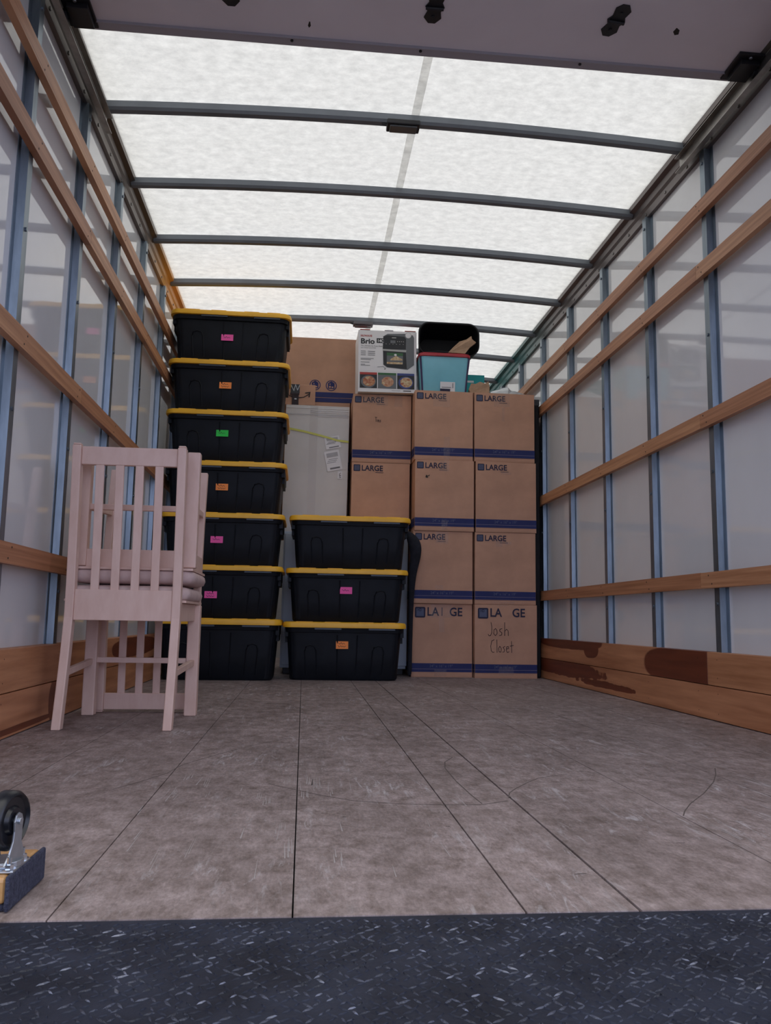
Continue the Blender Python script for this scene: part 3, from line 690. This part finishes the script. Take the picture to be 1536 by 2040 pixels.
# taped small parcel
t = thing('parcel_box', 'small brown parcel with a curved arrow print lying on the white carton', 'box', (-.062, 5.665, 1.8445), (0, 0, -.02))
b = MB(); b.box(-.135, .098, 0, .15, 0, .150, m_card, jit=.003); y = -.0035
pts = [(-.10, .075), (-.06, .058), (-.02, .052), (.02, .058), (.055, .080)]
b.ribbon(pts, .006, y, m_ink); b.polyxz([(.028, .092), (.066, .098), (.060, .058), (.052, .058), (.054, .088), (.028, .084)], y, m_ink)
b.build('carton', t, bevel=.003)
b = MB(); b.box(-.072, -.010, -.0075, -.0042, .085, .148, m_bin2); b.box(-.062, -.016, -.0085, -.0042, .0, .078, m_ink); b.box(-.075, -.012, -.010, -.0042, .072, .086, m_ink)
b.ribbon([(-.07, .14), (-.05, .10), (-.04, .145), (-.025, .105), (-.012, .14)], .004, -.0082, m_silver); b.rect(-.045, -.030, .038, .046, -.0092, m_silver)
o = b.build('strap_tape', t, bevel=.001); o['label'] = 'black crinkled tape strip'

# air fryer box
t = thing('appliance_box', 'white printed air fryer oven box on top of the cartons', 'box', (.531, 5.53, 1.9255), (0, -.012, .012))
W2, HH = .202, .440
b = MB(); b.box(-W2, W2, 0, .30, 0, HH, m_white, jit=.001); y = -.002
b.box(-W2+.01, -W2+.08, -.0015, .29, HH+.0025, HH+.006, m_red); b.box(W2-.08, W2-.004, -.0015, .29, HH+.0025, HH+.006, m_red); b.box(-.02, .04, -.001, .05, HH+.0025, HH+.005, m_brioside)
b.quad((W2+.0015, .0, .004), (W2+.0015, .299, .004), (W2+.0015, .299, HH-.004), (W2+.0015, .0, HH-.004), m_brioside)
b.text('NUWAVE', -W2+.014, .392, .020, y, m_red, width=.080, bold=.03)
b.text('Brio', -W2+.014, .343, .052, y, m_oven, width=.098, bold=.03)
b.rect(-W2+.126, -W2+.182, .350, .384, y, m_oven); b.text('14Q', -W2+.130, .356, .030, y-.0005, m_white, width=.048, bold=.02)
b.text('The Ultimate Air Fryer Oven', -W2+.016, .323, .013, y, m_greyp, width=.150, bold=.01)
b.text('with Temperature Probe', -W2+.016, .310, .011, y, m_greyp, width=.105)
for z, w0 in ((.285, .1), (.272, .1), (.259, .1)):
    b.rect(-W2+.016, -W2+.05, z, z+.0045, y, m_greyp); b.rect(-W2+.065, -W2+.065+.05, z, z+.0045, y, m_greyp)
for z, w0 in ((.235, .09), (.226, .07), (.208, .06), (.192, .03), (.185, .065)): b.rect(-W2+.016, -W2+.016+w0, z, z+.0035, y, m_greyp)
b.ribbon([(-.07, .178), (-.03, .182), (-.01, .17)], .003, y, m_greyp); b.disc(-.018, .165, .004, .004, y-.0005, m_oven, 10)
# printed oven
b.polyxz([(-.022, .405), (.0, .418), (.12, .424), (.178, .414), (.186, .395), (.186, .20), (.140, .165), (-.005, .178), (-.030, .196), (-.032, .30)], y, m_ovg)
b.polyxz([(-.030, .400), (.0, .408), (.118, .402), (.130, .385), (.128, .31), (-.034, .305)], y-.0005, m_oven)
b.polyxz([(-.032, .298), (.128, .298), (.135, .17), (.0, .178), (-.026, .198)], y-.0005, m_oven)
b.polyxz([(-.034, .308), (.132, .305), (.130, .290), (-.034, .296)], y-.0008, m_ovs)
b.rect(-.005, .108, .262, .283, y-.001, m_dgreen); b.rect(-.005, .108, .205, .262, y-.0008, m_ovg)
b.polyxz([(.02, .236), (.04, .25), (.06, .262), (.08, .25), (.105, .238), (.105, .23), (.02, .228)], y-.0012, m_food[2]); b.rect(-.005, .105, .202, .216, y-.0012, m_food[2]); b.disc(.055, .268, .01, .008, y-.0014, m_white, 8)
for i in range(6): b.disc(-.01+.024*i, .345, .0025, .0025, y-.001, m_ovs, 8)
for i in range(4): b.disc(.07+.014*i, .365, .003, .003, y-.001, m_ovs, 8)
b.rect(.02, .055, .352, .372, y-.001, m_ovg); b.rect(.03, .06, .388, .394, y-.001, m_ovs)
b.disc(.145, .412, .022, .022, y-.001, m_ovs, 24); b.disc(.145, .412, .019, .019, y-.0014, m_white, 24)
# food panels
for i, (x0, x1, mh, mf) in enumerate(((-.192, -.072, m_red, m_food[0]), (-.066, .062, m_dgreen, m_food[1]), (.068, .188, m_pblue, m_food[2]))):
    b.rect(x0, x1, .122, .138, y, mh); b.rect(x0, x1, .026, .122, y, m_oven if i != 1 else m_ovg)
    cx = (x0+x1)/2; b.disc(cx, .072, .052, .044, y-.0005, m_ovg if i != 2 else m_pblue, 24); b.disc(cx+.004, .074, .042, .036, y-.001, mf, 18)
    for q in range(7): b.disc(cx+.03*math.cos(q*.9), .074+.024*math.sin(q*.9), .012, .008, y-.0014, m_food[(i+q) % 3], 10)
b.rect(-.192, .19, .148, .1485, y, m_greyp); b.rect(.11, .165, .010, .016, y, m_oven); b.rect(.03, .09, .012, .014, y, m_greyp)
b.build('carton', t, bevel=.002)

# aqua bin with a red lid
zt = 4*H+.0115
t = thing('plastic_bin', 'aqua plastic bin with a red lid on top of the middle carton column', 'bin', (.919, 5.60, zt), (0, .0, .0))
b = MB(); b.loft([rrect(.310, .23, .03, 0), rrect(.318, .245, .035, .01), rrect(.352, .29, .035, .25)], m_aqua); b.build('bin', t, smooth=True)
b = MB(); b.loft([rrect(.362, .30, .035, .246), rrect(.364, .31, .04, .248), rrect(.364, .31, .04, .266), rrect(.350, .295, .04, .272)], m_redpl)
b.box(-.06, .06, -.158, -.150, .250, .268, m_redpl); b.build('lid', t, smooth=True)
for sx in (-1, 1):
    for sy in (-1, 1):
        b = MB(); b.tube([(sx*.150, sy*.112, .008), (sx*.158, sy*.122, .12), (sx*.171, sy*.138, .245)], .007, m_purple, 6); o = b.build('corner_strip', t); o['label'] = 'dark purple corner strip'
b = MB(); b.box(-.03, .073, -.133, -.1305, .004, .070, m_white); b.box(-.03, .04, -.1340, -.133, .004, .022, m_navy); b.rect(-.02, .045, .030, .034, -.1345, m_greyp); b.rect(.055, .060, .028, .062, -.1345, m_greyp)
b.build('label', t, loc=(0, 0, .013), rot=(.09, 0, 0))
# black bin lying on its side on the lid, mouth to the door
t = thing('waste_bin', 'black rounded bin lying on its side on the red lid', 'bin', (.955, 5.600, zt+.272+.002), (0, 0, 0))
b = MB(); L = []
def rr2(wx, wz, r, y, cz): return [(p[0], y, p[1]+cz) for p in rrect(wx, wz, r, 0, 8)]
TZ = .118
for y, wx, wz, r in ((-.10, .425, .232, .075), (-.095, .433, .240, .08), (-.085, .425, .232, .075), (.0, .405, .215, .07), (.10, .37, .185, .06), (.11, .35, .17, .05)): L.append(rr2(wx, wz, r, y, TZ+.000-(.24-wz)/2))
for y, wx, wz, r in ((.10, .36, .172, .055), (.0, .395, .205, .065), (-.097, .413, .220, .07)): L.append(rr2(wx, wz, r, y, TZ-(.24-wz-.012)/2+.0))
n = len(L[0]); vs = [p for l in L for p in l]; fs = []
order = list(range(len(L)))
for a in range(len(L)):
    c = (a+1) % len(L)
    if a == 5: fs.append(tuple(a*n+i for i in range(n))); continue
    for i in range(n): j = (i+1) % n; fs.append((a*n+i, a*n+j, c*n+j, c*n+i))
fs.append(tuple(6*n+i for i in range(n))[::-1])
b.add(vs, fs, m_bin); b.build('bin', t, smooth=True)
b = MB(); b.tube([(-.15, .05, .058), (-.05, .055, .075), (.05, .055, .070), (.15, .05, .050)], .008, m_bin2, 6); b.build('handle', t)
# torn brown cardboard scraps
def scrap(label, loc, rot, pts, th=.03):
    b = MB(); top = [(p[0], random.uniform(-.004, .004), p[1]) for p in pts]; n = len(pts)
    bot = [(p[0], th+random.uniform(-.004, .004), p[1]) for p in pts]
    b.loft([top, bot], m_cardedge); o = b.build('cardboard_scrap', None, loc, rot, bevel=.002); o['label'] = label; o['category'] = 'cardboard'; return o
scrap('folded brown cardboard flap poking out over the red lid', (1.010, 5.452, zt+.2745), (0, 0, .05), [(-.07, .0), (.05, .0), (.085, .05), (.128, .085), (.098, .108), (.094, .130), (.060, .105), (.01, .085), (-.04, .035)], .035)
scrap('crumpled brown cardboard between the aqua bin and the right carton', (1.155, 5.46, zt+.0005), (0, 0, -.1), [(-.055, .0), (.075, .0), (.078, .05), (.070, .085), (.045, .070), (.012, .082), (-.02, .066), (-.05, .068), (-.065, .03)], .07)
b = MB(); b.box(-.10, .11, 0, .12, 0, .245, m_teal); b.box(-.02, .03, -.001, 0, .185, .2, m_white)
o = b.build('teal_box', None, (1.17, 5.84, zt+.0005), bevel=.003); o['label'] = 'small teal box behind the aqua bin'; o['category'] = 'box'
# crinkled bag on top of the right column
zA = 3*(H+.0025)+H+.0035
b = MB(); rng = random.Random(3); n = 12; L = []
for k in range(9):
    x = -.12+.03*k; hgt = (.018, .032, .038, .05, .062, .04, .036, .030, .012)[k]
    L.append([(x+rng.uniform(-.006, .006), -.05+.1*(.5-.5*math.cos(pi*i/6)), (0 if i in (0, 6) else hgt*math.sin(pi*i/6)*rng.uniform(.75, 1.1))) for i in range(7)])
b.loft(L, m_silver); o = b.build('plastic_bag', None, (1.36, 5.50, zA), smooth=False); o['label'] = 'crinkled silver plastic film on top of the right carton column'; o['category'] = 'plastic bag'
b = MB(); L = []
for k in range(9):
    x = -.16+.038*k; hgt = (.008, .024, .03, .026, .020, .024, .028, .018, .006)[k]
    L.append([(x, -.07+.14*i/6, (0 if i in (0, 6) else hgt*math.sin(pi*i/6)*rng.uniform(.8, 1.1))) for i in range(7)])
b.loft(L, m_bin); o = b.build('black_cloth', None, (1.34, 5.68, zA), smooth=True); o['label'] = 'black crumpled cloth lying behind the silver film on the right column'; o['category'] = 'cloth'

# ------------------------------------------------------------------ dining chairs
def bar(b, path, wx, wy, m):
    """rectangular bar following path, section wx by wy in the xy plane"""
    b.loft([[(p[0]-wx/2, p[1]-wy/2, p[2]), (p[0]+wx/2, p[1]-wy/2, p[2]), (p[0]+wx/2, p[1]+wy/2, p[2]), (p[0]-wx/2, p[1]+wy/2, p[2])] for p in path], m)
def make_chair(label):
    t = thing('dining_chair', label, 'chair')
    X = .186; XB = .175
    yb = lambda z: -.183-(.062*((.36-z)/.36)**1.2 if z < .36 else 0)-(.028*((z-.46)/.485)**1.3 if z > .46 else 0)
    for s in (-1, 1):
        b = MB(); bar(b, [(s*XB, yb(z), z) for z in (0, .12, .24, .36, .46, .62, .78, .938)], .029, .036, m_chair)
        b.box(s*XB-.0125, s*XB+.0125, yb(.945)-.015, yb(.945)+.015, .938, .945, m_chair)
        b.build('back_post', t, bevel=.003)
    for s in (-1, 1):
        b = MB(); bar(b, [(s*X, .172, 0), (s*X, .170, .41)], .045, .042, m_chair); b.build('leg', t, bevel=.004)
    b = MB(); bar(b, [(0, yb(.875)+.002, .873), (0, yb(.935)+.002, .935)], 2*XB-.029, .020, m_chair); b.build('crest_rail', t, bevel=.003)
    for x in (-.099, -.033, .033, .099):
        b = MB(); bar(b, [(x, yb(.44)-.002, .440), (x, yb(.62), .62), (x, yb(.78), .78), (x, yb(.88), .880)], .0275, .011, m_chair); b.build('back_slat', t, bevel=.002)
    b = MB(); b.box(-XB+.0145, XB-.0145, -.195, -.173, .350, .453, m_chair); b.build('lower_back_rail', t, bevel=.002)
    b = MB(); b.box(-X+.02, X-.02, .162, .182, .350, .412, m_chair)
    for s in (-1, 1): b.box(s*.179-.010, s*.179+.010, -.168, .152, .350, .412, m_chair)
    b.build('seat_frame', t, bevel=.002)
    b = MB(); b.box(-.203, .203, -.163, .215, .413, .421, m_chair)
    L = [rrect(.395, .360, .03, .421, cy=.025), rrect(.415, .375, .04, .430, cy=.025), rrect(.422, .382, .045, .445, cy=.025), rrect(.412, .372, .045, .460, cy=.025), rrect(.375, .335, .04, .4675, cy=.025), rrect(.30, .26, .04, .4715, cy=.025)]
    b.loft(L, m_cush); b.build('seat_cushion', t, smooth=True, ang=60)
    for s in (-1, 1):
        b = MB(); b.loft([[(s*XB-.009, -.215, .165), (s*XB+.009, -.215, .165), (s*XB+.009, -.215, .187), (s*XB-.009, -.215, .187)], [(s*X-.009, .155, .185), (s*X+.009, .155, .185), (s*X+.009, .155, .207), (s*X-.009, .155, .207)]], m_chair)
        b.build('side_stretcher', t, bevel=.002)
    b = MB(); b.box(-X+.02, X-.02, .158, .176, .192, .212, m_chair); b.build('front_stretcher', t, bevel=.002)
    return t
c1 = make_chair('pale wooden slat-back dining chair standing upright on the floor, its back to the door')
c1.location = (-.600, 3.055, 0.0005); c1.rotation_euler = (0, 0, -.015)
c2 = copy_tree(c1); c2['label'] = 'pale wooden dining chair turned upside down on the seat of the upright chair'
c2.location = (-.590, 3.125, .9455); c2.rotation_euler = (pi, 0, .01)
c1['group'] = c2['group'] = 'pair of stacked pale wooden dining chairs'

# ------------------------------------------------------------------ upturned dolly
t = thing('furniture_dolly', 'upside-down wooden furniture dolly with carpeted ends and black casters by the bumper', 'dolly', (-.353, 1.118, .0012), (0, 0, -.02))
for yy in (0, -.62):
    b = MB(); b.box(-.46, -.006, yy, yy+.134, .008, .041, m_dwood); b.build('board', t, bevel=.006, seg=3)
    b = MB(); b.box(-.006, 0, yy-.003, yy+.137, 0, .043, m_carp); b.box(-.46, -.006, yy+.002, yy+.132, 0, .008, m_carp); b.box(-.466, -.46, yy-.003, yy+.137, 0, .043, m_carp); o = b.build('carpet_strip', t, bevel=.004); o['label'] = 'dark blue carpet strip'
for xx in (-.13, -.40):
    b = MB(); b.box(xx-.035, xx+.035, -.4855, -.0005, .010, .041, m_dwood); b.build('cross_board', t, bevel=.004)
def caster(x, y, rz, ox=.008):
    b = MB(); b.box(-.034, .034, -.032, .032, 0, .003, m_zinc); p = b.build('caster_plate', t, (x, y, .0415), (0, 0, 0), bevel=.001)
    for sx, sy in ((-1, -1), (1, -1), (-1, 1), (1, 1)):
        b = MB(); b.loft([[(sx*.026+.0085*math.cos(k*pi/6), sy*.024+.0085*math.sin(k*pi/6), z) for k in range(12)] for z in (.003, .0045)], m_bolt)
        b.loft([[(sx*.026+.0058*math.cos(k*pi/3), sy*.024+.0058*math.sin(k*pi/3), z) for k in range(6)] for z in (.0045, .0095)], m_bolt)
        b.tube([(sx*.026, sy*.024, .0095), (sx*.026, sy*.024, .018)], .003, m_bolt, 8); b.build('bolt', p)
    b = MB(); b.tube([(0, 0, .003), (0, 0, .010)], .024, m_zinc, 20)
    # two fork arms, wheel plane = local yz
    A = [(-.026, .008), (.016, .008), (.014, .020), (.0085, .032), (.0085, .050), (.0095, .058), (.006, .066), (0, .069), (-.006, .066), (-.0095, .058), (-.0085, .046), (-.010, .034), (-.016, .020)]
    for sx in (-1, 1):
        b.prism([(q[0], q[1]) for q in A], sx*.0165-.0013, sx*.0165+.0013, 'x', m_zinc)
    b.box(-.0178, .0178, -.024, .015, .006, .0095, m_zinc)
    b.tube([(-.021, 0, .058), (.021, 0, .058)], .0042, m_zinc, 10); b.build('fork', p, loc=(ox, 0, 0), rot=(0, 0, rz), bevel=.0006)
    b = MB(); R = .0375; prof = [(-.0125, .010), (-.0125, .016), (-.008, .019), (-.0085, .029), (-.0125, .032), (-.0115, R-.003), (-.007, R), (.007, R), (.0115, R-.003), (.0125, .032), (.0085, .029), (.008, .019), (.0125, .016), (.0125, .010)]
    loops = [[(q[0], q[1]*math.cos(2*pi*k/40), .058+q[1]*math.sin(2*pi*k/40)) for k in range(40)] for q in prof]
    b.loft(loops, m_rub); b.build('wheel', p, loc=(ox, 0, 0), rot=(0, 0, rz), smooth=True, ang=50)
caster(-.036, .045, -.24, .011); caster(-.40, .052, .5); caster(-.042, -.56, .3); caster(-.40, -.56, -.6)
